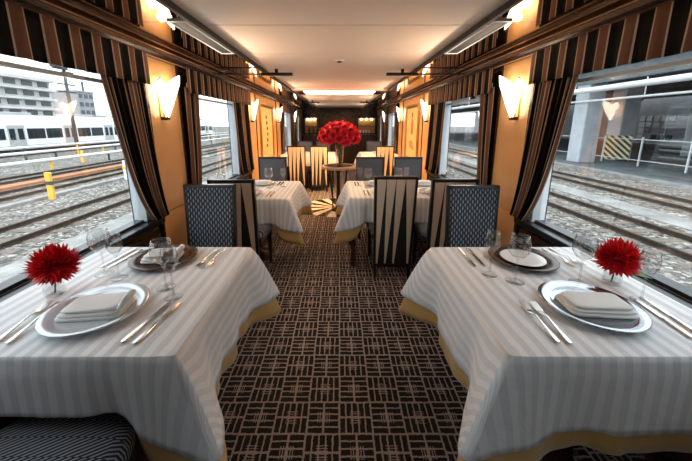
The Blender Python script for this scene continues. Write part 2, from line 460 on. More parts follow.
# ---- dark bars with steel tips that reach in under the ceiling
for sd_ in (-1, 1):
    for y, where in ((3.25, 'above the second tables'), (7.4, 'beyond the light trough')):
        r = thing('ceiling_bar', (sd_ * (W - .06), y, 1.90), 'slim dark %s bar under the ceiling %s' % (SIDE[sd_], where), 'bar')
        L = W - .06
        a, b = sorted((0, -sd_ * (L - .50))); MB().box(a, b, -.014, .014, -.008, .006).build('arm', 'dark_metal', r, bevel=.003)
        a, b = sorted((-sd_ * (L - .80), -sd_ * (L - .48))); MB().box(a, b, -.03, .03, -.016, .012).build('head', 'dark_metal', r, bevel=.006)
        a, b = sorted((-sd_ * (L - .74), -sd_ * (L - .52))); MB().box(a, b, -.02, .02, -.02, -.015).build('slot', 'steel', r)
        a, b = sorted((-sd_ * (L - .66), -sd_ * (L - .63))); MB().box(a, b, -.01, .01, .01, .05).build('hanger', 'dark_metal', r)
    v = thing('air_vent', (sd_ * .85, 2.08, ZM), 'long pale metal air vent at the %s ceiling edge' % SIDE[sd_], 'vent')
    MB().box(-.05, -.038, -.36, .36, -.008, 0).build('frame_rail', 'alu', v, bevel=.002)
    MB().box(.038, .05, -.36, .36, -.008, 0).build('frame_rail', 'alu', v, bevel=.002)
    MB().box(-.05, .05, -.375, -.36, -.008, 0).build('frame_end', 'alu', v); MB().box(-.05, .05, .36, .375, -.008, 0).build('frame_end', 'alu', v)
    MB().box(-.038, .038, -.36, .36, -.004, 0).build('grille', 'trim_black', v)

# ================================================================ valances and curtains
BAYNAME = ['farthest from the bar', 'by the flower table', 'by the second table', 'past the framed panel', 'nearest the bar']
def sheet(x_in, sd_, y0t, y1t, y0b, y1b, ztop, zbot, fab, amp, npl, seed, bow=0.0, nu=90, nv=16):
    mb = MB(); rn = random.Random(seed); ph = rn.random() * 6
    def fn(s, t):
        e = .62 * t + .38 * t ** 5
        ya = y0t + (y0b - y0t) * e; yb = y1t + (y1b - y1t) * e
        y = ya + (yb - ya) * s + bow * math.sin(PI * t) * (1 - s)
        a = amp * (.6 + .6 * t)
        x = x_in + a * math.sin(2 * PI * npl * s + ph) + a * .35 * math.sin(2 * PI * npl * 2.3 * s + 1.7 * ph + t)
        return (sd_ * x, y, ztop + (zbot - ztop) * t)
    mb.grid(nu, nv, fn, lambda s, t: (s * fab, t))
    return mb
for sd_ in (-1, 1):
    for bi, (a, b, oa, ob) in enumerate(BAYS):
        near = '%s window %s' % (SIDE[sd_], BAYNAME[bi])
        v = sheet(W - .074, sd_, a + .03, b - .03, a + .03, b - .03, 1.851, 1.655, (b - a) - .06, .006, 14, bi, nu=140, nv=4).build('valance', 'stripe', smooth=True, solid=.006)
        tag(v, 'brown and black striped valance over the %s' % near, 'valance')
        # (sheet from the free edge to the pier)
        for k, (y0t, y1t, y0b, y1b) in enumerate((((1.70 if bi == 1 else ob - .16), b - .05, (1.99 if bi == 1 else ob + .03), b + .035), (oa + .06, a + .03, oa - .10, a - .02))):
            if bi == 0 and k == 1: continue
            if bi == 1 and k == 1: y0t, y1t, y0b, y1b = oa - .02, a + .03, oa - .15, a + .01
            c = thing('curtain', (sd_ * (W - .025), (y0b + y1b) / 2, ZS - .004), 'striped curtain at the %s edge of the %s' % (('bar-end', 'far-from-bar')[k], near), 'curtain')
            m = sheet(-.022, sd_, y0t - c.location.y, y1t - c.location.y, y0b - c.location.y, y1b - c.location.y, 1.70 - c.location.z, .004, 1.0, .013, 6 if bi < 3 else 4, bi * 7 + k, bow=(.0 if k == 0 else 0))
            m.build('drape', 'stripe', c, smooth=True, solid=.004)

# ================================================================ wall lamps (heart-shaped folded glass)
HEART = [(0, -.165), (-.05, -.095), (-.105, -.005), (-.140, .060), (-.128, .092), (-.085, .116), (-.045, .092), (.004, .082), (.05, .105), (.105, .138), (.168, .165), (.160, .100), (.115, .02), (.055, -.085)]
def sconce(sd_, y, label):
    r = thing('wall_lamp', (sd_ * (W - .014), y, 1.60), label, 'wall lamp')
    def dep(p): return .045 + .10 * abs(p[0]) + .05 * (p[1] + .165)
    ring = [(-sd_ * dep(p), p[0], p[1]) for p in HEART]; back = [(-sd_ * (dep(p) - .010), p[0], p[1]) for p in HEART]
    mb = MB(); n = len(ring); cpt = (0.0, .01); cf = (-sd_ * dep(cpt), cpt[0], cpt[1]); cb = (-sd_ * (dep(cpt) - .010), cpt[0], cpt[1])
    mb.v = ring + back + [cf, cb]
    for i in range(n):
        j = (i + 1) % n; mb.f += [(i, j, 2 * n), (n + j, n + i, 2 * n + 1), (i, n + i, n + j, j)]
    mb.build('shade', 'shade', r)
    ed = MB(); ed.tube([(q[0], q[1] * 1.01, q[2]) for q in ring[0:6]], .0045, 6).build('rim', 'shade_edge', r)
    a, b = sorted((0, -sd_ * .05)); MB().box(a, b, -.02, .02, -.172, -.150).build('clip', 'dark_metal', r, bevel=.004)
    a, b = sorted((0, -sd_ * .012)); MB().box(a, b, -.025, .025, -.15, .05).build('backplate', 'brass', r, bevel=.003)
    l = bpy.data.lights.new('wall_lamp_bulb', 'SPOT'); l.energy = 30.0; l.spot_size = math.radians(120); l.spot_blend = 1.0; l.shadow_soft_size = .03; l.color = (1, .78, .58)
    o = bpy.data.objects.new('wall_lamp_bulb', l); COL.objects.link(o); o.parent = r; o.location = (-sd_ * .075, .01, .13)
    o.rotation_euler = Vector((-sd_ * 1.0, 0, .75)).to_track_quat('-Z', 'Y').to_euler()
for sd_ in (-1, 1):
    for (a, b), wh in zip(PIL[1:], ('between the first two windows', 'before the framed panel', 'past the framed panel', 'nearest the bar')):
        sconce(sd_, (a + b) / 2 - .06, 'glowing heart-shaped wall lamp on the %s pier %s' % (SIDE[sd_], wh))

# ================================================================ framed panels
def framed(sd_, label, ink):
    r = thing('framed_panel', (sd_ * (W - .012), 5.52, 1.24), label, 'picture')
    def bx(mb, p, q, y0, y1, z0, z1): return mb.box(min(-p * sd_, -q * sd_), max(-p * sd_, -q * sd_), y0, y1, z0, z1)
    bx(MB(), 0, .010, -.42, .42, -.44, .44).build('board', 'art_gold', r)
    for q in ((-.47, -.42, -.49, .49), (.42, .47, -.49, .49), (-.42, .42, .44, .49), (-.42, .42, -.49, -.44)):
        bx(MB(), 0, .03, *q).build('frame_bar', 'brass', r, bevel=.004)
    rn = random.Random(3)
    if ink == 'ink':
        for k in range(6):
            z = .28 - k * .1; y = rn.uniform(-.05, .05)
            MB().prism([(y + .05 * math.cos(t * PI / 5) * (1 + .3 * rn.random()), z + .035 * math.sin(t * PI / 5)) for t in range(10)], 'x', -sd_ * .010, -sd_ * .012).build('motif', 'ink', r)
    else:
        MB().prism([(-.07, -.02), (.07, -.02), (.05, .16), (.03, .26), (-.03, .26), (-.06, .14)], 'x', -sd_ * .010, -sd_ * .013).build('motif', 'red_ink', r)
        MB().prism([(.045 * math.cos(t * PI / 6), .32 + .05 * math.sin(t * PI / 6)) for t in range(12)], 'x', -sd_ * .010, -sd_ * .012).build('motif', 'ink', r)
        MB().prism([(-.16, -.30), (.14, -.26), (.18, -.16), (.02, -.12), (-.12, -.18)], 'x', -sd_ * .010, -sd_ * .012).build('motif', 'rust_panel', r)
framed(-1, 'gold framed panel with small dark motifs on the train-side wall', 'ink')
framed(1, 'gold framed panel with a red figure on the viaduct-side wall', 'red')

# ================================================================ far end: bar, lit displays, bottles
bar = thing('bar_counter', (0, 10.3, 0), 'dark wooden bar counter at the far end of the car', 'counter')
MB().box(-1.25, 1.25, .02, .42, 0, 1.0).build('body', 'wood_dark', bar)
MB().box(-1.28, 1.28, -.04, .46, 1.0, 1.04).build('top', 'lacquer', bar, bevel=.008)
for k in range(6):
    x = -1.04 + k * .416; MB().box(x - .18, x + .18, .0, .025, .12, .92).build('panel', 'wood_cornice', bar, bevel=.006)
for x0, x1, z0, z1, lab in ((-1.22, -.80, 1.08, 1.60, 'lit amber display niche on the train-side half of the end wall'), (.66, 1.26, 1.08, 1.60, 'lit amber display niche on the viaduct-side half of the end wall')):
    r = thing('display_niche', ((x0 + x1) / 2, YE, z0), lab, 'display')
    h = (x1 - x0) / 2; H = z1 - z0
    MB().box(-h, h, -.02, 0, 0, H).build('back', 'display', r)
    for q in ((-h - .04, -h, -.10, 0, -.04, H + .04), (h, h + .04, -.10, 0, -.04, H + .04), (-h, h, -.10, 0, H, H + .04), (-h, h, -.10, 0, -.04, 0), (-h, h, -.09, -.02, .22, .235)):
        MB().box(*q).build('frame_bar', 'lacquer', r)
    for k in range(3):
        MB().lathe([(.0, 0), (.012, 0), (.028, .03), (.03, .05), (.0, .05)], 10, ((-h * .6 + k * h * .6), -.05, H - .06), False).build('lamp', 'niche_lamp', r)
art = thing('end_wall_panel', (0, YE, 1.1), 'dull bronze panel on the end wall behind the red bouquet', 'picture')
MB().box(-.55, .55, -.02, 0, 0, .46).build('board', 'bronze', art); 
for q in ((-.6, -.55, -.05, 0, -.05, .51), (.55, .6, -.05, 0, -.05, .51), (-.55, .55, -.05, 0, .46, .51), (-.55, .55, -.05, 0, -.05, 0)): MB().box(*q).build('frame_bar', 'wood_cornice', art)
bprof = [(.0, 0), (.034, 0), (.036, .02), (.036, .16), (.014, .21), (.013, .27), (.0, .27)]
bm_ = MB().lathe(bprof, 12, cap=False).mesh('bottle', True); bm_.materials.append(M['bottle'])
gm_ = MB().lathe([(.0, 0), (.03, 0), (.004, .01), (.004, .07), (.032, .1), (.03, .16)], 12, cap=False).mesh('bar_glass', True); gm_.materials.append(M['porcelain'])
for k in range(7):
    o = bpy.data.objects.new('bottle', bm_); COL.objects.link(o); o.location = (-1.05 + .16 * k, 10.55, 1.04); tag(o, 'dark glass bottle in the row on the bar counter', 'bottle', 'bottles on the bar')
for k in range(7):
    o = bpy.data.objects.new('bar_glass', gm_); COL.objects.link(o); o.location = (.42 + .1 * k, 10.45 + .07 * (k % 2), 1.04); tag(o, 'pale stemmed glass standing in a row on the bar counter', 'glass', 'glasses on the bar')

# ================================================================ tables and cloths
def cloth(name, mat, x0, x1, y0, y1, z, drop, drop_y, cdrop, flare, inset, seed, thick=.002, flat=(), lift=()):
    """hanging cloth: top sheet + skirt whose hem sinks and flares at the free corners. flat: corners (sx,sy) against the wall"""
    rn = random.Random(seed); cx, cy = (x0 + x1) / 2, (y0 + y1) / 2
    per = []      # (x,y,nx,ny,dcorner,cornerflag)
    crn = [(x0, y0), (x1, y0), (x1, y1), (x0, y1)]
    nrm = [(0, -1), (1, 0), (0, 1), (-1, 0)]
    N = 44
    for e in range(4):
        A, B = crn[e], crn[(e + 1) % 4]; L = math.hypot(B[0] - A[0], B[1] - A[1])
        for i in range(N):
            s = i / N; s = s - math.sin(2 * PI * s) / (2 * PI) * .75       # denser at the corners
            d0, d1 = s * L, (1 - s) * L
            k = e if d0 < d1 else (e + 1) % 4
            d = min(d0, d1); nx, ny = nrm[e]
            sx = 1 if crn[k][0] > cx else -1; sy = 1 if crn[k][1] > cy else -1
            wgt = 0 if (sx, sy) in flat else 1
            per.append((A[0] + (B[0] - A[0]) * s, A[1] + (B[1] - A[1]) * s, nx, ny, d, sx * .93, sy * .42, wgt, e))
    n = len(per); R = 12; mb = MB(); ph = [rn.uniform(0, 6) for _ in range(4)]
    for j in range(R + 1):
        t = j / R
        for (px, py, nx, ny, d, dx, dy, wg, e) in per:
            c = math.exp(-(d / (.13 if e in (1, 3) else .035)) ** 2) * wg
            ed = drop if e in (1, 3) else drop_y
            dr = ed + cdrop * math.exp(-(d / .12) ** 2) * wg
            if wg and d < .2: dr += ((drop + drop_y) / 2 - ed) * (1 - d / .2)
            for (le, la, lb, lm) in lift:
                if e == le:
                    q = max(0.0, min(1.0, min(px - la, lb - px) / .12 + 1)); q = q * q * (3 - 2 * q); dr = dr * (1 - q) + min(dr, lm) * q
            h = dr * t; tt = h / .28
            rp = .011 * math.sin(d * 21 + ph[e]) * (1 - c) + .005 * math.sin(d * 47 + ph[e] * 2)
            if not wg: rp *= .2
            o = inset + .012 * min(1, tt * 5) + .010 * tt + rp * min(tt, 1.2) ** 2
            if e == 1 and (1, 1) in flat or e == 3 and (-1, 1) in flat: o = inset + .002 * t
            crs = -.018 * math.exp(-((d - .17) / .05) ** 2) * wg * tt
            x = px + nx * (o * (1 - .4 * c) + crs) + dx * flare * c * tt ** .85
            y = py + ny * (o * (1 - .4 * c) + crs) + dy * flare * c * tt ** .85
            zz = z - h
            mb.v.append((x - cx, y - cy, zz)); 
            cc = math.exp(-(d / .05) ** 2)
            mb.uv[len(mb.v) - 1] = (px + nx * dr * t + dx * .5 * dr * t * cc, py + ny * dr * t + dy * .5 * dr * t * cc)
    for j in range(R):
        for i in range(n):
            k = (i + 1) % n; mb.f.append((j * n + i, j * n + k, (j + 1) * n + k, (j + 1) * n + i))
    # top sheet
    G = 8; b = len(mb.v)
    cpt = (0, 0, z); mb.v.append(cpt); mb.uv[b] = (cx, cy)
    for i in range(n):
        q = mb.v[i]; mb.v.append((q[0], q[1], z)); mb.uv[b + 1 + i] = mb.uv[i]
    for i in range(n): mb.f.append((b + 1 + i, b + 1 + (i + 1) % n, b))
    o = mb.build(name, mat, smooth=False, loc=(cx, cy, 0))
    for p in o.data.polygons[:R * n]: p.use_smooth = True
    m = o.modifiers.new('solid', 'SOLIDIFY'); m.thickness = thick; m.offset = -1
    return o
TZ = .74
def table(sd_, xi, y0, y1, where, seed, lift=()):
    xo = 1.272
    x0, x1 = sorted((sd_ * xi, sd_ * xo)); cx, cy = (x0 + x1) / 2, (y0 + y1) / 2
    flat = ((sd_, 1), (sd_, -1))
    r = thing('dining_table', (cx, cy, 0), 'dining table hidden under layered cloths, %s' % where, 'table')
    hx, hy = (x1 - x0) / 2 - .006, (y1 - y0) / 2 - .006
    MB().box(-hx, hx, -hy, hy, TZ - .035, TZ - .009).build('tabletop', 'wood_dark', r, bevel=.004)
    if hx > .45:
        for sx in (-1, 1):
            for sy in (-1, 1):
                MB().box(sx * (hx - .03) - .022, sx * (hx - .03) + .022, sy * (hy - .12) - .022, sy * (hy - .12) + .022, 0, TZ - .035).build('leg', 'wood_dark', r)
    else: MB().lathe([(.0, 0), (.17, 0), (.16, .02), (.05, .05), (.035, .10), (.035, .62), (.09, TZ - .036), (.0, TZ - .036)], 24, cap=False).build('pedestal', 'wood_dark', r, smooth=True)
    g = cloth('gold_undercloth', 'gold_cloth', x0, x1, y0, y1, TZ - .006, .35, .33, .075, .105, -.002, seed, flat=flat, lift=[(l[0], l[1] - .23, l[1] + .23, l[2] - .006 if len(l) > 2 else .232) for l in lift])
    tag(g, 'gold satin undercloth on the table %s' % where, 'tablecloth')
    wcl = cloth('white_tablecloth', 'damask', x0 - .003, x1 + .003, y0 - .003, y1 + .003, TZ, .282, .255, .035, .125, .008, seed, flat=flat, lift=[(l[0], l[1] - .23, l[1] + .23, l[2] if len(l) > 2 else .238) for l in lift])
    tag(wcl, 'white striped damask tablecloth on the table %s' % where, 'tablecloth')
    return cx, cy
TWHERE = {(-1, 1): 'with the round red flower', (1, 1): 'with the leafy red flower',
          (-1, 2): 'by the second train-side window', (1, 2): 'by the second viaduct-side window',
          (-1, 3): 'past the round table, train side', (1, 3): 'past the round table, viaduct side'}
table(-1, .49, .76, 1.53, TWHERE[(-1, 1)], 1, ((0, -.93, .190), (2, -.955)))
table(1, .505, .76, 1.53, TWHERE[(1, 1)], 2, ((2, .97),))
table(-1, .475, 2.64, 3.48, TWHERE[(-1, 2)], 3, ((0, -.87), (2, -.90)))
table(1, .10, 2.68, 3.48, TWHERE[(1, 2)], 4, ((0, .485), (0, .92), (2, .41), (2, .93)))
table(-1, .12, 6.5, 7.3, TWHERE[(-1, 3)], 5, ((0, -.88), (0, -.42), (2, -.90), (2, -.42)))
table(1, .49, 6.5, 7.3, TWHERE[(1, 3)], 6, ((0, .93), (2, .90)))

# ================================================================ chairs (local: back at y=0, seat towards +y)
def make_chair():
    r = thing('dining_chair', (0, 0, 0), '', 'chair')
    Wt, Wb, T = .188, .172, .022; z0, z1 = .10, .965; LEAN = .075
    def bk(z): return -LEAN * (z - z0) / (z1 - z0)
    def hw(z): return Wb + (Wt - Wb) * (z - z0) / (z1 - z0)
    def slab(mb, xa, xb, za, zb, ya, yb):      # xa.. as signed fractions of the half width
        q = []
        for z in (za, zb):
            h = hw(z); q.append([(xa * h, bk(z) + ya, z), (xb * h, bk(z) + ya, z), (xb * h, bk(z) + yb, z), (xa * h, bk(z) + yb, z)])
        return mb.hexa(q[0], q[1])
    fr = MB(); slab(fr, -1, -.90, z0, z1, -T, T); slab(fr, .90, 1, z0, z1, -T, T); slab(fr, -1, 1, z1 - .022, z1, -T, T); slab(fr, -1, 1, z0, z0 + .03, -T, T)
    fr.build('back_frame', 'lacquer', r, bevel=.004)
    slab(MB(), -.90, .90, .44, z1 - .022, .002, T + .008).build('front_pad', 'weave_back', r, bevel=.008)
    bp_ = slab(MB(), -.90, .90, z0 + .03, z1 - .022, -T + .006, .002).build('back_panel', 'panel_dark', r)
    cells = [-.88, -.44, 0.0, .44, .88]; zb, zt = z0 + .035, z1 - .028
    for k in range(4):
        a, b = cells[k], cells[k + 1]; hb, ht = hw(zb), hw(zt)
        tip = ((a + .02, a + .10) if k < 3 else (b - .09, b - .01))
        mb = MB()
        yo, yi = -T - .001, -T + .008
        pts = [(tip[0] * hb, zb), (tip[1] * hb, zb), ((b - .012) * ht, zt), ((a + .012) * ht, zt)]
        if k == 3: pts = [(tip[0] * hb, zb), (tip[1] * hb, zb), ((b - .012) * ht, zt), ((a + .012) * ht, zt)]
        mb.hexa([(p[0], bk(p[1]) + yi, p[1]) for p in pts], [(p[0], bk(p[1]) + yo, p[1]) for p in pts])
        mb.build('blade', 'blade', bp_)
    # seat
    ol = []
    for i in range(40):
        a = 2 * PI * i / 40; c, s = math.cos(a), math.sin(a); e = .55
        ol.append((.222 * math.copysign(abs(c) ** e, c), .265 + .235 * math.copysign(abs(s) ** e, s)))
    rings = [(.94, .405), (1.0, .42), (1.0, .456), (.968, .480), (.87, .494), (.5, .500)]
    mb = MB(); n = 40
    for sc, z in rings:
        for (x, y) in ol: mb.v.append((x * sc, .265 + (y - .265) * sc, z))
    for j in range(len(rings) - 1):
        for i in range(n):
            k = (i + 1) % n; mb.f.append((j * n + i, j * n + k, (j + 1) * n + k, (j + 1) * n + i))
    mb.f.append(tuple(range(n))[::-1]); mb.f.append(tuple((len(rings) - 1) * n + i for i in range(n)))
    mb.build('seat', 'weave_seat', r, smooth=True)
    MB().box(-.185, .185, .02, .45, .355, .41).build('seat_frame', 'lacquer', r, bevel=.006)
    for s in (-1, 1):
        MB().hexa([(s * .165 - .014, .42, 0), (s * .165 + .014, .42, 0), (s * .165 + .014, .448, 0), (s * .165 - .014, .448, 0)],
                  [(s * .165 - .02, .41, .36), (s * .165 + .02, .41, .36), (s * .165 + .02, .45, .36), (s * .165 - .02, .45, .36)]).build('leg', 'lacquer', r)
        MB().hexa([(s * .155 - .013, -.035, 0), (s * .155 + .013, -.035, 0), (s * .155 + .013, -.01, 0), (s * .155 - .013, -.01, 0)],
                  [(s * .155 - .016, -T, z0 + .02), (s * .155 + .016, -T, z0 + .02), (s * .155 + .016, T, z0 + .02), (s * .155 - .016, T, z0 + .02)]).build('leg', 'lacquer', r)
    return r
ch0 = make_chair()
CH = [  # x, y of back, facing (+1: towards the bar), label
    (-.845, .325, 1, 'zigzag woven chair seat at the bare hem of the round-red-flower table'),
    (-.955, 2.09, -1, 'dark woven chair front facing the round-red-flower table on the train side'),
    (.97, 2.06, -1, 'dark woven chair front facing the leafy-red-flower table on the viaduct side'),
    (-.87, 2.44, 1, 'cream and black striped chair back beside the second train-side window'),
    (.485, 2.60, 1, 'cream and black striped chair back standing free beside the aisle'),
    (.937, 2.47, 1, 'striped chair back half hidden behind the dark woven chair on the viaduct side'),
    (-.90, 3.97, -1, 'plain dark chair front behind the second train-side table'),
    (.41, 3.97, -1, 'dark chair front by the aisle at the second viaduct-side table'),
    (.93, 3.97, -1, 'dark chair front by the wall at the second viaduct-side table'),
    (-.88, 6.22, 1, 'striped chair back nearest the train-side wall beyond the round table'),
    (-.42, 6.22, 1, 'striped chair back beside the aisle beyond the round table'),
    (.93, 6.22, 1, 'striped chair back nearest the viaduct-side wall beyond the round table'),
    (-.90, 7.85, -1, 'dark chair at the bar end of the last train-side table, by the wall'),
    (-.42, 7.85, -1, 'dark chair at the bar end of the last train-side table, by the aisle'),
    (.90, 7.85, -1, 'dark chair at the bar end of the last viaduct-side table')]
for i, (x, y, fc, lab) in enumerate(CH):
    rz = 0 if fc > 0 else PI
    if i == 0: ch0.location = (x, y, 0); ch0['label'] = lab; ch0['group'] = 'dining chairs'
    else: dup(ch0, (x, y, 0), lab, rz, 'dining chairs')

# ================================================================ tableware
def charger(x, y, mat, r, label, well=None, z=TZ):
    o = thing('charger_plate', (x, y, z), label, 'plate')
    MB().lathe([(.0, 0), (.6 * r, 0), (.7 * r, .004), (r, .018), (1.003 * r, .021), (.985 * r, .023), (.74 * r, .011), (.70 * r, .009), (.0, .008)], 56, cap=False).build('plate', mat, o, smooth=True)
    if well: MB().lathe([(.0, .0085), (.70 * r, .0095), (.70 * r, .0105), (.0, .0095)], 48, cap=False).build('well', well, o, smooth=True)
    return o
charger(-.868, .965, 'silverplate', .160, 'pale silver charger plate under a folded napkin on the round-red-flower table')
charger(.915, .985, 'pewter', .160, 'dark pewter charger plate under a folded napkin on the leafy-red-flower table')
charger(-.868, 1.385, 'bronze', .150, 'dark brown charger plate under a napkin, across the round-red-flower table')
charger(.90, 1.375, 'bronze', .152, 'dark brown charger plate with a small white plate on it')
sp = thing('side_plate', (.90, 1.372, TZ + .0105), 'small white plate lying on the dark brown charger', 'plate')
MB().lathe([(.0, 0), (.06, 0), (.098, .007), (.1, .0085), (.096, .010), (.062, .004), (.0, .0035)], 48, cap=False).build('plate', 'porcelain', sp, smooth=True)

def fold_slab(hx, hy, z0, th, e=.35, n=44, sag=0.0, tilt=0.0):
    """soft rectangular fold of linen as one closed mesh"""
    mb = MB(); rings = [(.96, 0), (1.0, .25), (1.0, .7), (.965, .93), (.80, 1.0), (.4, 1.0)]
    for sc, q in rings:
        for i in range(n):
            a = 2 * PI * i / n; c, s = math.cos(a), math.sin(a)
            x = hx * math.copysign(abs(c) ** e, c) * sc; y = hy * math.copysign(abs(s) ** e, s) * sc
            mb.v.append((x, y, z0 + q * th * (1 + tilt * x / hx) + sag * (x / hx) ** 2))
    for j in range(len(rings) - 1):
        for i in range(n):
            k = (i + 1) % n; mb.f.append((j * n + i, j * n + k, (j + 1) * n + k, (j + 1) * n + i))
    mb.f.append(tuple(range(n))[::-1]); mb.f.append(tuple((len(rings) - 1) * n + i for i in range(n)))
    return mb
def napkin(x, y, z, rz, label, sx=1.0, fan=1):
    o = thing('napkin', (x, y, z), label, 'napkin', rz=rz)
    fold_slab(.105 * sx, .066, 0, .011, .3).build('lower_fold', 'napkin', o, smooth=True)
    fold_slab(.100 * sx, .060, .0112, .010, .3, tilt=.25).build('middle_fold', 'napkin', o, smooth=True)
    fold_slab(.090 * sx, .052, .0240, .009, .28, tilt=.2).build('upper_fold', 'napkin', o, smooth=True)
    if fan:   # rolled, fanned end of the linen
        for k in range(4):
            a = -.3 + k * .2
            p = [(fan * (.085 + .006 * k) * sx, -.05, .012 + .007 * k), (fan * (.098 + .005 * k) * sx, 0.0, .022 + .008 * k), (fan * (.094 - .002 * k) * sx, .048, .014 + .007 * k)]
            MB().tube([(p[0][0] + (p[1][0] - p[0][0]) * math.sin(PI * .5 * s / 4), p[0][1] + .1 * s / 8, p[0][2] + .020 * math.sin(PI * s / 8)) for s in range(9)], [.003, .008, .011, .012, .012, .012, .011, .008, .003], 8).build('fan_fold', 'napkin', o, smooth=True)
    return o
napkin(-.865, .96, TZ + .009, .12, 'folded white napkin with a fanned end on the pale silver charger', fan=1)
napkin(.925, .975, TZ + .009, -.10, 'thick folded white napkin on the dark pewter charger', 1.05, fan=0)
napkin(-.875, 1.385, TZ + .009, .1, 'folded white napkin on the dark brown charger', .8, fan=1)

# cutlery lies along +y (handle at y=0)
def ribbon(mb, pts):      # pts: (y, halfwidth, z) with thickness
    b = len(mb.v); th = .0022
    for (y, h, z) in pts: mb.v += [(-h, y, z - th / 2), (h, y, z - th / 2), (h * .7, y, z + th), (-h * .7, y, z + th)]
    for i in range(len(pts) - 1):
        a, c = b + 4 * i, b + 4 * i + 4
        for k in range(4): mb.f.append((a + k, a + (k + 1) % 4, c + (k + 1) % 4, c + k))
    mb.f.append((b, b + 1, b + 2, b + 3)); e = b + 4 * (len(pts) - 1); mb.f.append((e + 3, e + 2, e + 1, e))
    return mb
def mk_fork():
    o = thing('fork', (0, 0, 0), '', 'fork')
    ribbon(MB(), [(0, .004, .004), (.006, .0085, .004), (.03, .008, .005), (.09, .004, .009), (.125, .0032, .012), (.145, .006, .008), (.155, .0115, .005), (.165, .012, .004)]).build('handle', 'silver', o, smooth=False)
    t = MB()
    for k in range(4):
        x = -.0096 + k * .0064
        t.hexa([(x - .0022, .163, .003), (x + .0022, .163, .003), (x + .0022, .163, .0055), (x - .0022, .163, .0055)], [(x - .0013, .215, .009), (x + .0013, .215, .009), (x + .0013, .215, .0108), (x - .0013, .215, .0108)])
    t.build('tines', 'silver', o)
    return o
def mk_knife():
    o = thing('knife', (0, 0, 0), '', 'knife')
    ribbon(MB(), [(0, .005, .0045), (.006, .0085, .0045), (.05, .008, .0045), (.10, .006, .0045)]).build('handle', 'silver', o)
    mb = MB(); pts = [(-.006, .10), (.006, .10), (.0085, .13), (.0085, .19), (.002, .222), (-.005, .21), (-.006, .16)]
    mb.hexa([(p[0], p[1], .0028) for p in pts], [(p[0], p[1], .0048) for p in pts]); mb.build('blade', 'silver', o)
    return o
fk, kn = mk_fork(), mk_knife(); first = {'f': fk, 'k': kn}; usedc = set()
def cutlery(kind, hx, hy, tx, ty, label, group):
    rz = math.atan2(-(tx - hx), (ty - hy))
    src = first[kind]
    if kind not in usedc:
        usedc.add(kind); src.location = (hx, hy, TZ + .0012); src.rotation_euler = (0, 0, rz); src['label'] = label; src['group'] = group
        return
    dup(src, (hx, hy, TZ + .0012), label, rz, group)
A_, B_ = 'round-red-flower table', 'leafy-red-flower table'
cutlery('f', -1.055, .80, -1.085, 1.01, 'silver fork beside the pale silver charger, on the window side of the pair', 'forks')
cutlery('f', -1.015, .795, -1.045, 1.02, 'silver fork beside the pale silver charger, nearer the plate', 'forks')
cutlery('k', -.668, .80, -.640, 1.0, 'silver knife beside the pale silver charger, nearer the plate', 'knives')
cutlery('k', -.628, .795, -.60, 1.0, 'silver knife beside the pale silver charger, on the aisle side of the pair', 'knives')
cutlery('f', .672, .80, .685, 1.02, 'silver fork beside the dark pewter charger, on the aisle side of the pair', 'forks')
cutlery('f', .705, .795, .722, 1.02, 'silver fork beside the dark pewter charger, nearer the plate', 'forks')
cutlery('k', 1.105, .82, 1.13, 1.03, 'silver knife beside the dark pewter charger, nearer the plate', 'knives')
cutlery('k', 1.145, .83, 1.17, 1.04, 'silver knife beside the dark pewter charger, on the window side of the pair', 'knives')
cutlery('f', -.655, 1.505, -.66, 1.36, 'fork beside the dark brown charger with the napkin, nearer the plate', 'forks')
cutlery('f', -.615, 1.515, -.62, 1.36, 'fork beside the dark brown charger with the napkin, by the aisle', 'forks')
cutlery('k', -1.055, 1.50, -1.08, 1.28, 'knife beside the dark brown charger with the napkin, nearer the plate', 'knives')
cutlery('k', -1.095, 1.51, -1.12, 1.29, 'knife beside the dark brown charger with the napkin, by the window', 'knives')
cutlery('k', .645, 1.52, .64, 1.31, 'knife beside the dark brown charger with the white plate, by the aisle', 'knives')
cutlery('k', .69, 1.52, .685, 1.29, 'knife beside the dark brown charger with the white plate, nearer the plate', 'knives')
cutlery('f', 1.095, 1.515, 1.11, 1.33, 'fork beside the dark brown charger with the white plate, nearer the plate', 'forks')
cutlery('f', 1.135, 1.52, 1.15, 1.33, 'fork beside the dark brown charger with the white plate, by the window', 'forks')

# wine glasses
def glass_mesh(R, bowl, stem, foot):
    H = .008 + stem
    prof = [(.0, 0), (foot, .001), (foot, .0025), (foot * .4, .005), (.0045, .012), (.0035, H * .6), (.0042, H - .004), (.010, H + .003), (R * .62, H + bowl * .14), (R * .93, H + bowl * .34), (R, H + bowl * .5), (R * .96, H + bowl * .72), (R * .80, H + bowl)]
    inn = [(R * .79, H + bowl), (R * .95, H + bowl * .72), (R * .985, H + bowl * .5), (R * .91, H + bowl * .35), (R * .58, H + bowl * .16), (.0, H + .008)]
    return prof, inn
def wineglass(x, y, label, big=1, z=TZ):
    R, bowl, stem, foot = ((.043, .105, .095, .037) if big else (.031, .095, .10, .033))
    prof, inn = glass_mesh(R, bowl, stem, foot)
    o = thing('wine_glass', (x, y, z), label, 'glass', 'wine glasses')
    MB().lathe(prof[:8], 32, cap=False).build('stem_and_foot', 'glass', o, smooth=True)
    MB().lathe(prof[7:] + inn, 32, cap=False).build('bowl', 'glass', o, smooth=True)
wineglass(-1.055, 1.24, 'large wine glass beside the round red flower by the window', 1)
wineglass(-.965, 1.205, 'small wine glass beside the large one by the round red flower', 0)
wineglass(-.715, 1.125, 'large wine glass between the two chargers on the %s' % A_, 1)
wineglass(-.645, 1.055, 'small wine glass above the knives on the %s' % A_, 0)
wineglass(.672, 1.235, 'small wine glass near the aisle on the %s' % B_, 0)
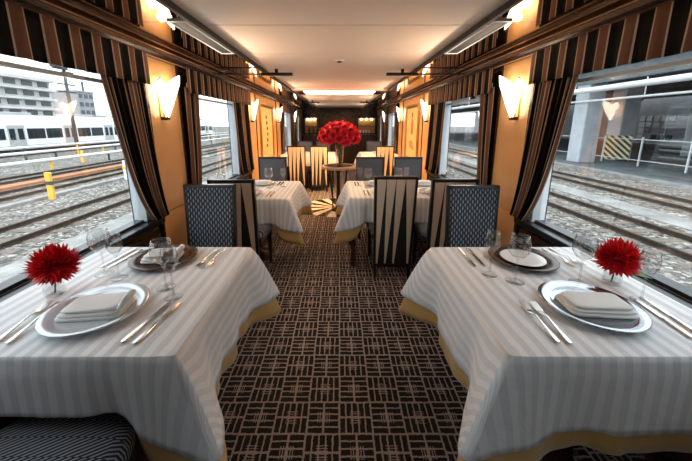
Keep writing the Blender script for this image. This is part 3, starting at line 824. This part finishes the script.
wineglass(.752, 1.175, 'large wine glass between the two chargers on the %s' % B_, 1)
wineglass(1.15, 1.03, 'small wine glass in front of the leafy red flower', 0)
wineglass(1.018, 1.165, 'large wine glass beside the leafy red flower', 1)

# dahlias in low vases
def dahlia(x, y, label, R, zc, lean, leaf, seed):
    rn = random.Random(seed)
    o = thing('flower_vase', (x, y, TZ), label, 'flower')
    MB().lathe([(.0, 0), (.028, 0), (.034, .012), (.033, .035), (.024, .05), (.021, .05), (.028, .034), (.029, .013), (.0, .006)], 28, cap=False).build('vase', 'glass', o, smooth=True)
    MB().tube([(0, 0, .008), (lean[0] * .3, lean[1] * .3, .04), (lean[0], lean[1], zc - .01)], .003, 8).build('stem', 'leaf', o)
    mb = MB(); C = Vector((lean[0], lean[1], zc))
    rows = 13
    for j in range(rows):
        el = math.radians(-50 + j * 11.2); n = int(3 + 25 * max(.08, math.cos(el)))
        Lr = R * (.94 + .04 * math.sin(j * 2.1))
        for i in range(n):
            a = 2 * PI * (i + .5 * (j % 2)) / n + rn.uniform(-.08, .08); e = el + rn.uniform(-.09, .09)
            d = Vector((math.cos(a) * math.cos(e), math.sin(a) * math.cos(e), math.sin(e) * .78)); d.normalize()
            sd2 = d.cross(Vector((0, 0, 1))); sd2 = sd2.normalized() if sd2.length > .01 else Vector((1, 0, 0)); up = sd2.cross(d)
            L = Lr * rn.uniform(.90, 1.05); wd = R * .12
            p = [C + d * L * .25, C + d * L * .68 + sd2 * wd - up * .001, C + d * L * .68 + up * R * .05, C + d * L * .68 - sd2 * wd - up * .001, C + d * L + up * R * .03 * (1 + j * .3)]
            b = len(mb.v); mb.v += [tuple(q) for q in p]; mb.f += [(b, b + 1, b + 2), (b, b + 2, b + 3), (b + 1, b + 4, b + 2), (b + 2, b + 4, b + 3)]
    mb.build('petals', 'petal', o)
    MB().lathe([(.0, -.4 * R), (.3 * R, -.3 * R), (.5 * R, 0), (.42 * R, .3 * R), (.22 * R, .46 * R), (.0, .52 * R)], 16, tuple(C), False).build('heart', 'petal', o, smooth=True)
    for k in range(leaf):
        a = -.5 + k * 1.1; d = Vector((math.cos(a), math.sin(a), .0)); s2 = Vector((-d.y, d.x, 0))
        b0 = C + Vector((0, 0, -.045)); p = [b0, b0 + d * R * .6 + s2 * .028 + Vector((0, 0, -.005)), b0 + d * R * 1.25 + Vector((0, 0, -.02)), b0 + d * R * .6 - s2 * .028 + Vector((0, 0, -.005)), b0 + d * R * .6 + Vector((0, 0, .008))]
        m = MB(); m.v = [tuple(q) for q in p]; m.f = [(0, 1, 4), (1, 2, 4), (2, 3, 4), (3, 0, 4)]; m.build('leaf', 'leaf', o, solid=.0015)
dahlia(-1.125, 1.075, 'round red dahlia in a low glass vase by the train-side window', .094, .125, (.02, 0), 0, 4)
dahlia(1.15, 1.16, 'leafy red dahlia in a low glass vase by the viaduct-side window', .092, .115, (.01, .0), 3, 9)

# second-row tables: plates, napkins, glasses, cutlery
for (tx, ty, nm, kk) in ((-.88, 2.80, 'second train-side table, chair-back end', 0), (-.88, 3.30, 'second train-side table, bar end', 1), (.48, 2.86, 'second viaduct-side table by the aisle, chair-back end', 0), (.41, 3.28, 'second viaduct-side table by the aisle, bar end', 1), (.93, 2.86, 'second viaduct-side table by the window, chair-back end', 0), (.93, 3.28, 'second viaduct-side table by the window, bar end', 1)):
    charger(tx, ty, 'porcelain' if kk else 'silverplate', .145, 'round charger plate on the %s' % nm)
    napkin(tx, ty, TZ + .009, .1 if tx < 0 else -.1, 'folded white napkin on the %s' % nm, .85, fan=1 if kk == 0 else 0)
    for q, dx in enumerate((.20, .235)):
        s = 1 if tx < 0 else -1
        cutlery('k', tx + s * dx, ty + (.11 if kk else -.11), tx + s * dx, ty + (-.11 if kk else .11), ('knife nearer the plate, %s' if q == 0 else 'knife farther from the plate, %s') % nm, 'knives')
for (x, y, b, lab) in ((-.74, 3.10, 1, 'large wine glass on the second train-side table'), (-.60, 3.16, 0, 'small wine glass on the second train-side table'), (-1.12, 2.78, 1, 'wine glass by the window on the second train-side table'),
                       (.22, 3.20, 0, 'small wine glass at the aisle edge of the second viaduct-side table'), (.30, 3.10, 1, 'large wine glass at the aisle edge of the second viaduct-side table'),
                       (.62, 3.12, 1, 'large wine glass in the middle of the second viaduct-side table'), (.72, 3.2, 0, 'small wine glass in the middle of the second viaduct-side table'), (1.10, 2.95, 1, 'wine glass by the window on the second viaduct-side table')):
    wineglass(x, y, lab, b)
for sd_ in (-1, 1):
    for ty in (6.7, 7.1):
        charger(sd_ * .9, ty, 'porcelain', .145, 'white charger plate on the last %s table, %s end' % (SIDE[sd_], 'chair-back' if ty < 7 else 'bar'))
charger(-.42, 6.7, 'porcelain', .145, 'white charger plate by the aisle on the last train-side table, chair-back end'); charger(-.42, 7.1, 'porcelain', .145, 'white charger plate by the aisle on the last train-side table, bar end')

# ================================================================ round table, bouquet, star inlay
RX, RY = -.02, 4.80
star = thing('floor_medallion', (-.05, 5.0, 0), 'round cream and black sunburst medallion set in the carpet under the round table', 'medallion'); star['kind'] = 'structure'
NW = 24
for k in range(NW):
    a0, a1 = 2 * PI * k / NW, 2 * PI * (k + 1) / NW
    pts = [(.07 * math.cos(a0), .07 * math.sin(a0)), (.58 * math.cos(a0), .58 * math.sin(a0)), (.585 * math.cos((a0 + a1) / 2), .585 * math.sin((a0 + a1) / 2)), (.58 * math.cos(a1), .58 * math.sin(a1)), (.07 * math.cos(a1), .07 * math.sin(a1))]
    MB().prism(pts, 'z', .0, .006 if k % 2 else .005).build('wedge', 'marble' if k % 2 else 'marble_dark', star)
rt = thing('round_table', (RX, RY, .006), 'round cream marble-topped pedestal table on the sunburst medallion', 'table')
MB().lathe([(.0, .712), (.24, .712), (.262, .72), (.266, .733), (.262, .744), (.0, .744)], 48, cap=False).build('top', 'marble', rt, smooth=False)
MB().lathe([(.0, .744), (.236, .744), (.236, .7452), (.0, .7452)], 48, cap=False).build('inlay', 'bronze', rt)
MB().lathe([(.255, .695), (.262, .695), (.262, .712), (.255, .712), (.255, .695)], 48, cap=False).build('rim', 'brass', rt)
MB().lathe([(.0, .0), (.12, .0), (.115, .02), (.05, .045), (.032, .07), (.03, .60), (.05, .69), (.10, .712), (.0, .712)], 28, cap=False).build('pedestal', 'lacquer', rt, smooth=True)
for k in range(4):
    a = PI / 4 + k * PI / 2
    MB().tube([(.12 * math.cos(a), .12 * math.sin(a), .01), (.14 * math.cos(a), .14 * math.sin(a), .3), (.20 * math.cos(a), .20 * math.sin(a), .70)], .010, 8).build('strut', 'lacquer', rt)
bq = thing('bouquet_vase', (RX + .02, RY - .02, .7515), 'tall glass vase holding a big dome of red flowers on the round table', 'flower vase')
MB().lathe([(.0, 0), (.045, 0), (.05, .01), (.055, .15), (.07, .34), (.066, .34), (.051, .15), (.046, .015), (.0, .012)], 28, cap=False).build('vase', 'glass', bq, smooth=True)
rn = random.Random(5)
for k in range(16):
    a = rn.uniform(0, 2 * PI); r0 = rn.uniform(0, .035); r1 = rn.uniform(.02, .06)
    MB().tube([(r0 * math.cos(a), r0 * math.sin(a), .013), (r1 * .6 * math.cos(a + 2), r1 * .6 * math.sin(a + 2), .22), (r1 * math.cos(a + 2.5), r1 * math.sin(a + 2.5), .40)], .004, 6).build('stem', 'leaf', bq)
pm = MB()
for j in range(4):
    el = math.radians(0 + j * 24); n = max(4, int(11 * math.cos(el)))
    for i in range(n):
        a = 2 * PI * (i + .5 * (j % 2)) / n + rn.uniform(-.15, .15); d = Vector((math.cos(a) * math.cos(el), math.sin(a) * math.cos(el), math.sin(el) + .15)).normalized()
        s2 = d.cross(Vector((0, 0, 1))); s2 = s2.normalized() if s2.length > .01 else Vector((1, 0, 0)); up = s2.cross(d); L = .085 * rn.uniform(.85, 1.1)
        p = [d * L * .15, d * L * .6 + s2 * .03, d * L * .6 + up * .012, d * L * .6 - s2 * .03, d * L + up * .012 + s2 * .012, d * L + up * .012 - s2 * .012]
        b = len(pm.v); pm.v += [tuple(q) for q in p]; pm.f += [(b, b + 1, b + 2), (b, b + 2, b + 3), (b + 1, b + 4, b + 2), (b + 2, b + 4, b + 5), (b + 2, b + 5, b + 3)]
pme = pm.mesh('flower_head'); pme.materials.append(M['bouquet'])
for k in range(46):
    f = (k + .5) / 46; el = math.asin(max(-.25, 1 - 1.12 * f)); a = k * 2.39996
    rr = (.262, .262, .205)
    p = Vector((rr[0] * math.cos(el) * math.cos(a), rr[1] * math.cos(el) * math.sin(a), .415 + rr[2] * math.sin(el)))
    d = Vector((math.cos(el) * math.cos(a), math.cos(el) * math.sin(a), math.sin(el)))
    q = d.to_track_quat('Z', 'Y').to_euler()
    inst(pme, 'flower_head', 'bouquet', bq, p, q, (1, 1, 1))

# ================================================================ exterior
GZ = -1.16
g = struct(MB().box(-260, 260, -140, 320, GZ - .4, GZ).build('ground', 'ballast'))
def track(x, label, y0=-14, y1=70, slp=(2, 32), gauge=1.067):
    t = thing('railway_track', (x, 0, GZ), label, 'railway track')
    for s in (-1, 1):
        mb = MB(); c = s * gauge / 2
        mb.prism([(c - .055, .0), (c + .055, .0), (c + .05, .02), (c + .012, .03), (c + .012, .085), (c + .034, .095), (c + .034, .125), (c - .034, .125), (c - .034, .095), (c - .012, .085), (c - .012, .03), (c - .05, .02)], 'y', y0, y1).build('rail', 'rail', t)
    sm = bpy.data.meshes.get('sleeper_mesh')
    if sm is None:
        sm = MB().box(-1.0, 1.0, -.10, .10, -.04, .012).mesh('sleeper_mesh'); sm.materials.append(M['sleeper'])
    y = slp[0]
    while y < slp[1]:
        inst(sm, 'sleeper', 'sleeper', t, (0, y, 0)); y += .62
track(7.25, 'rusty railway track closest to the viaduct-side windows')
track(10.95, 'second railway track out from the viaduct-side windows')
track(-7.6, 'rusty railway track closest to the train-side windows')
track(-11.9, 'second railway track out from the train-side windows', slp=(6, 30))
track(-15.0, 'third railway track out from the train-side windows', slp=(10, 30))
track(-27.2, 'railway track under the parked white train', slp=(0, 0))
def slab(name, mat, x0, x1, y0, y1, z0, z1, label, cat):
    o = MB().box(x0, x1, y0, y1, z0, z1).build(name, mat, bevel=.01); tag(o, label, cat); return o
slab('concrete_path', 'concrete', -6.1, -3.2, -14, 60, GZ - .05, GZ + .03, 'pale concrete path beside the train-side windows', 'path')
slab('concrete_path', 'concrete', 8.6, 9.5, -14, 60, GZ - .05, GZ + .02, 'narrow pale concrete strip between the two viaduct-side tracks', 'path')
slab('concrete_kerb', 'concrete', 13.9, 14.4, -14, 60, GZ - .05, GZ + .12, 'pale concrete kerb before the viaduct columns', 'kerb')
slab('access_road', 'viaduct_dark', 14.5, 40, -14, 120, GZ - .05, GZ + .04, 'dark asphalt road under the viaduct', 'road')
slab('concrete_kerb', 'concrete', -10.5, -10.2, -14, 60, GZ - .05, GZ + .10, 'pale concrete kerb behind the closest train-side track', 'kerb')
slab('cable_trough', 'rust_panel', -13.6, -13.1, -14, 22, GZ - .05, GZ + .12, 'rust-coloured cable trough cover in the rail yard', 'trough')
for (x, z, rr, lab) in ((-16.6, -.60, .10, 'long white pipe rail on low posts in the rail yard'), (-20.4, -.45, .09, 'second white pipe rail in front of the parked train'), (-22.6, -.25, .08, 'thin white pipe rail nearest the parked train')):
    r = thing('pipe_rail', (x, 0, GZ), lab, 'rail')
    MB().tube([(0, 0, z - GZ), (0, 65, z - GZ)], rr, 8).build('pipe', 'white_paint', r, smooth=True)
    for k in range(14):
        MB().box(-.05, .05, 4 + k * 4.4 - .05, 4 + k * 4.4 + .05, 0, z - GZ - rr * .6).build('post', 'yellow' if k % 2 else 'pole', r)
for (x, y, h, lab, m) in ((-9.95, 10.1, .95, 'yellow marker post beside the kerb in the rail yard', 'yellow'), (-10.0, 13.9, .9, 'white marker post beside the kerb in the rail yard', 'white_paint'), (-17.5, 20.4, .8, 'short yellow marker post behind the white pipe rail', 'yellow')):
    r = thing('marker_post', (x, y, GZ), lab, 'post')
    MB().box(-.09, .09, -.05, .05, 0, h).build('post', m, r, bevel=.01); MB().box(-.11, .11, -.06, .06, h * .55, h * .68).build('band', 'pole' if m == 'yellow' else 'yellow', r)

# parked white train
tx = -25.8
tr = thing('commuter_train', (tx, 30, GZ), 'long white commuter train with dark windows parked in the rail yard', 'train')
def car(y0, y1):
    MB().prism([(0, .55), (0, 2.55), (-.12, 2.95), (-.5, 3.25), (-2.3, 3.25), (-2.68, 2.95), (-2.8, 2.55), (-2.8, .55)], 'y', y0, y1).build('car_body', 'train_white', tr, bevel=.03)
    MB().box(-.02, .006, y0 + .1, y1 - .1, .60, .85).build('band', 'train_grey', tr)
    MB().box(-2.6, -.2, y0 + .6, y1 - .6, .13, .55).build('underframe', 'bogie', tr)
    n = 4; L = (y1 - y0) / n
    for k in range(n):
        c = y0 + L * (k + .5)
        d = MB().box(-.02, .012, c - .66, c + .66, .62, 2.45).build('door', 'train_grey', tr)
        for s in (-1, 1):
            MB().box(-.01, .018, c + s * .33 - .22, c + s * .33 + .22, 1.32, 2.2).build('door_pane', 'train_glass', d)
        for q in (-1, 1):
            wy = c + q * (L / 2 - .42)
            w2 = min(.85, L / 2 - .75)
            MB().box(-.02, .014, c + q * .85 if q > 0 else c - L / 2 + .06, c + L / 2 - .06 if q > 0 else c - .85, 1.34, 2.2).build('window', 'train_glass', tr)
    for k in range(3):
        MB().box(-2.2, -.6, y0 + (y1 - y0) * (k + .5) / 3 - 1.3, y0 + (y1 - y0) * (k + .5) / 3 + 1.3, 3.23, 3.5).build('roof_unit', 'train_grey', tr, bevel=.04)
edges = [(-36.5, -18.5), (-18, -.5), (0, 19.3 - 19.3 + 17.5), (18, 36), (36.5, 54)]
for (a, b) in ((-46.3, -29.3), (-28.5, -8.9), (-8.1, 11.5), (12.3, 32)): car(a, b)
for y in (-28.9, -8.5, 11.9): MB().box(-2.5, -.35, y - .42, y + .42, .6, 3.0).build('gangway', 'bogie', tr)

# lamp pole
lp = thing('lamp_pole', (-22.9, 26.4, GZ), 'tall dark lamp pole with crossarms in front of the parked train', 'pole')
MB().tube([(0, 0, 0), (0, 0, 7.2)], [.16, .11], 10).build('mast', 'pole', lp, smooth=True)
for z, L in ((5.2, .85), (5.8, .85)): MB().box(-.06, .06, -L, L, z - .05, z + .05).build('crossarm', 'pole', lp)
MB().box(-.15, .15, -.9, .25, 6.95, 7.15).build('lamp_arm', 'pole', lp, bevel=.02); MB().box(-.25, .25, -1.0, -.35, 7.05, 7.4).build('lamp_head', 'pole', lp, bevel=.05); MB().box(-.2, .2, -.1, .7, 6.6, 6.85).build('lamp_head', 'pole', lp, bevel=.05)

# buildings behind the train
def block(name, x, y0, y1, z1, floors, mat, label, cols, bal=True):
    r = thing(name, (x, (y0 + y1) / 2, GZ), label, 'building'); h = z1 - GZ; L = (y1 - y0) / 2
    MB().box(-14, 0, -L, L, 0, h).build('wall', mat, r)
    fh = h / floors
    wm = MB().box(0, .12, -L / cols * .62, L / cols * .62, fh * .30, fh * .78).mesh('block_window'); wm.materials.append(M['facade_dark'])
    for f in range(floors):
        for c in range(cols):
            inst(wm, 'window', 'facade_dark', r, (0, -L + (c + .5) * 2 * L / cols, f * fh))
        if bal: MB().box(0, 1.2, -L, L, f * fh + fh * .86, f * fh + fh * 1.08).build('balcony', mat, r)
    MB().box(-14.2, .3, -L - .2, L + .2, h, h + .5).build('roof_edge', mat, r)
    return r
block('apartment_block', -62, 38, 67.3, 10.2, 6, 'facade', 'wide apartment block with balcony bands behind the parked train', 9)
b2 = block('office_block', -80, 95.5, 101.5, 11.0, 5, 'facade_grey', 'narrow grey block with a rooftop mast behind the parked train', 3, False)
MB().tube([(-.5, 0, 12.2), (-.5, 0, 15.5)], .3, 6).build('mast', 'pole', b2)
block('low_block', -90, 104, 150, 4.2, 3, 'facade', 'low pale building row at the edge of the rail yard', 8, False)
block('low_block', -75, -30, 36, 7.5, 4, 'facade', 'long pale low building behind the apartment block', 12, False)

# viaduct on the other side
vd = thing('viaduct', (20, 30, GZ), 'grey concrete railway viaduct on square columns with a dark girder deck', 'viaduct')
for (x, y) in ((-3.6, -9.6), (-.1, -8.4), (8.0, -6.3), (-2.6, 6), (4.5, 6), (-2.6, 20), (4.5, 20), (-2.6, -18), (4.5, -18), (-2.6, -30), (4.5, -30), (-2.6, -42), (4.5, -42)):
    MB().box(x - .55, x + .55, y - .55, y + .55, .04, 5.9).build('column', 'viaduct', vd, bevel=.06)
MB().box(-4.5, 22, -60, 60, 5.9, 7.2).build('deck', 'viaduct_dark', vd)
for k in range(9): MB().box(-4.2, 15.5, -54 + k * 12.2 - .6, -54 + k * 12.2 + .6, 5.2, 5.9).build('crossbeam', 'viaduct_dark', vd)
for x in (-4.0, -1.0, 3, 7): MB().box(x - .2, x + .2, -60, 60, 5.0, 5.9).build('girder', 'viaduct_dark', vd)
pp = thing('overhead_pipe', (15.0, 30, 3.38), 'thick pale drain pipe running along the viaduct', 'pipe')
MB().tube([(0, -45, 0), (0, 40, 0)], .16, 10).build('pipe', 'white_paint', pp, smooth=True)
for k in range(10): MB().tube([(0, -42 + k * 8, .14), (0, -42 + k * 8, 1.3)], .05, 6).build('hanger', 'white_paint', pp)
for k in range(5): MB().tube([(0, -40 + k * 16 - .2, 0), (0, -40 + k * 16 + .2, 0)], .21, 10).build('collar', 'white_paint', pp)
p2 = thing('overhead_pipe', (15.6, 30, 2.80), 'thin pale conduit running along the viaduct below the drain pipe', 'pipe')
MB().tube([(0, -45, 0), (0, 40, 0)], .06, 8).build('pipe', 'white_paint', p2, smooth=True)
for k in range(6): MB().tube([(0, -42 + k * 14, 0), (0, -42 + k * 14, .95)], .03, 6).build('hanger', 'white_paint', p2)
fn_ = thing('wire_fence', (18.2, 20, GZ + .04), 'white post-and-rail fence in front of the viaduct columns', 'fence')
for k in range(14): MB().box(-.035, .035, -17.4 + k * 2.6 - .035, -17.4 + k * 2.6 + .035, 0, 1.75).build('post', 'white_paint', fn_)
for z in (1.6, .35): MB().box(-.02, .02, -17.4, 16.4, z - .02, z + .02).build('rail', 'white_paint', fn_)
hb = thing('hazard_barrier', (19.02, 20.7, GZ + .04), 'yellow and black hazard-striped barrier board by the viaduct column', 'barrier', rz=math.radians(-35))
MB().box(-.68, .68, -.04, .04, .15, 1.75).build('board', 'hazard', hb)
for s in (-1, 1): MB().box(s * .6 - .05, s * .6 + .05, .04, .12, 0, 1.8).build('post', 'pole', hb)
st = thing('station_building', (44, 40, GZ), 'grey building with pale panels beyond the viaduct columns', 'building')
MB().box(0, 8, -60, 60, 0, 11).build('wall', 'facade_grey', st)
rn = random.Random(11)
for k in range(5):
    for f in range(4):
        if rn.random() < .75: MB().box(-.1, 0, .2 + k * 1.0, .95 + k * 1.0, .4 + f * .85, 1.1 + f * .85).build('window', rn.choice(['facade', 'facade', 'train_glass']), st)
for k in range(6):
    MB().box(-.1, 0, -50 + k * 7.5, -46 + k * 7.5, 2.2, 3.6).build('window', 'train_glass', st)
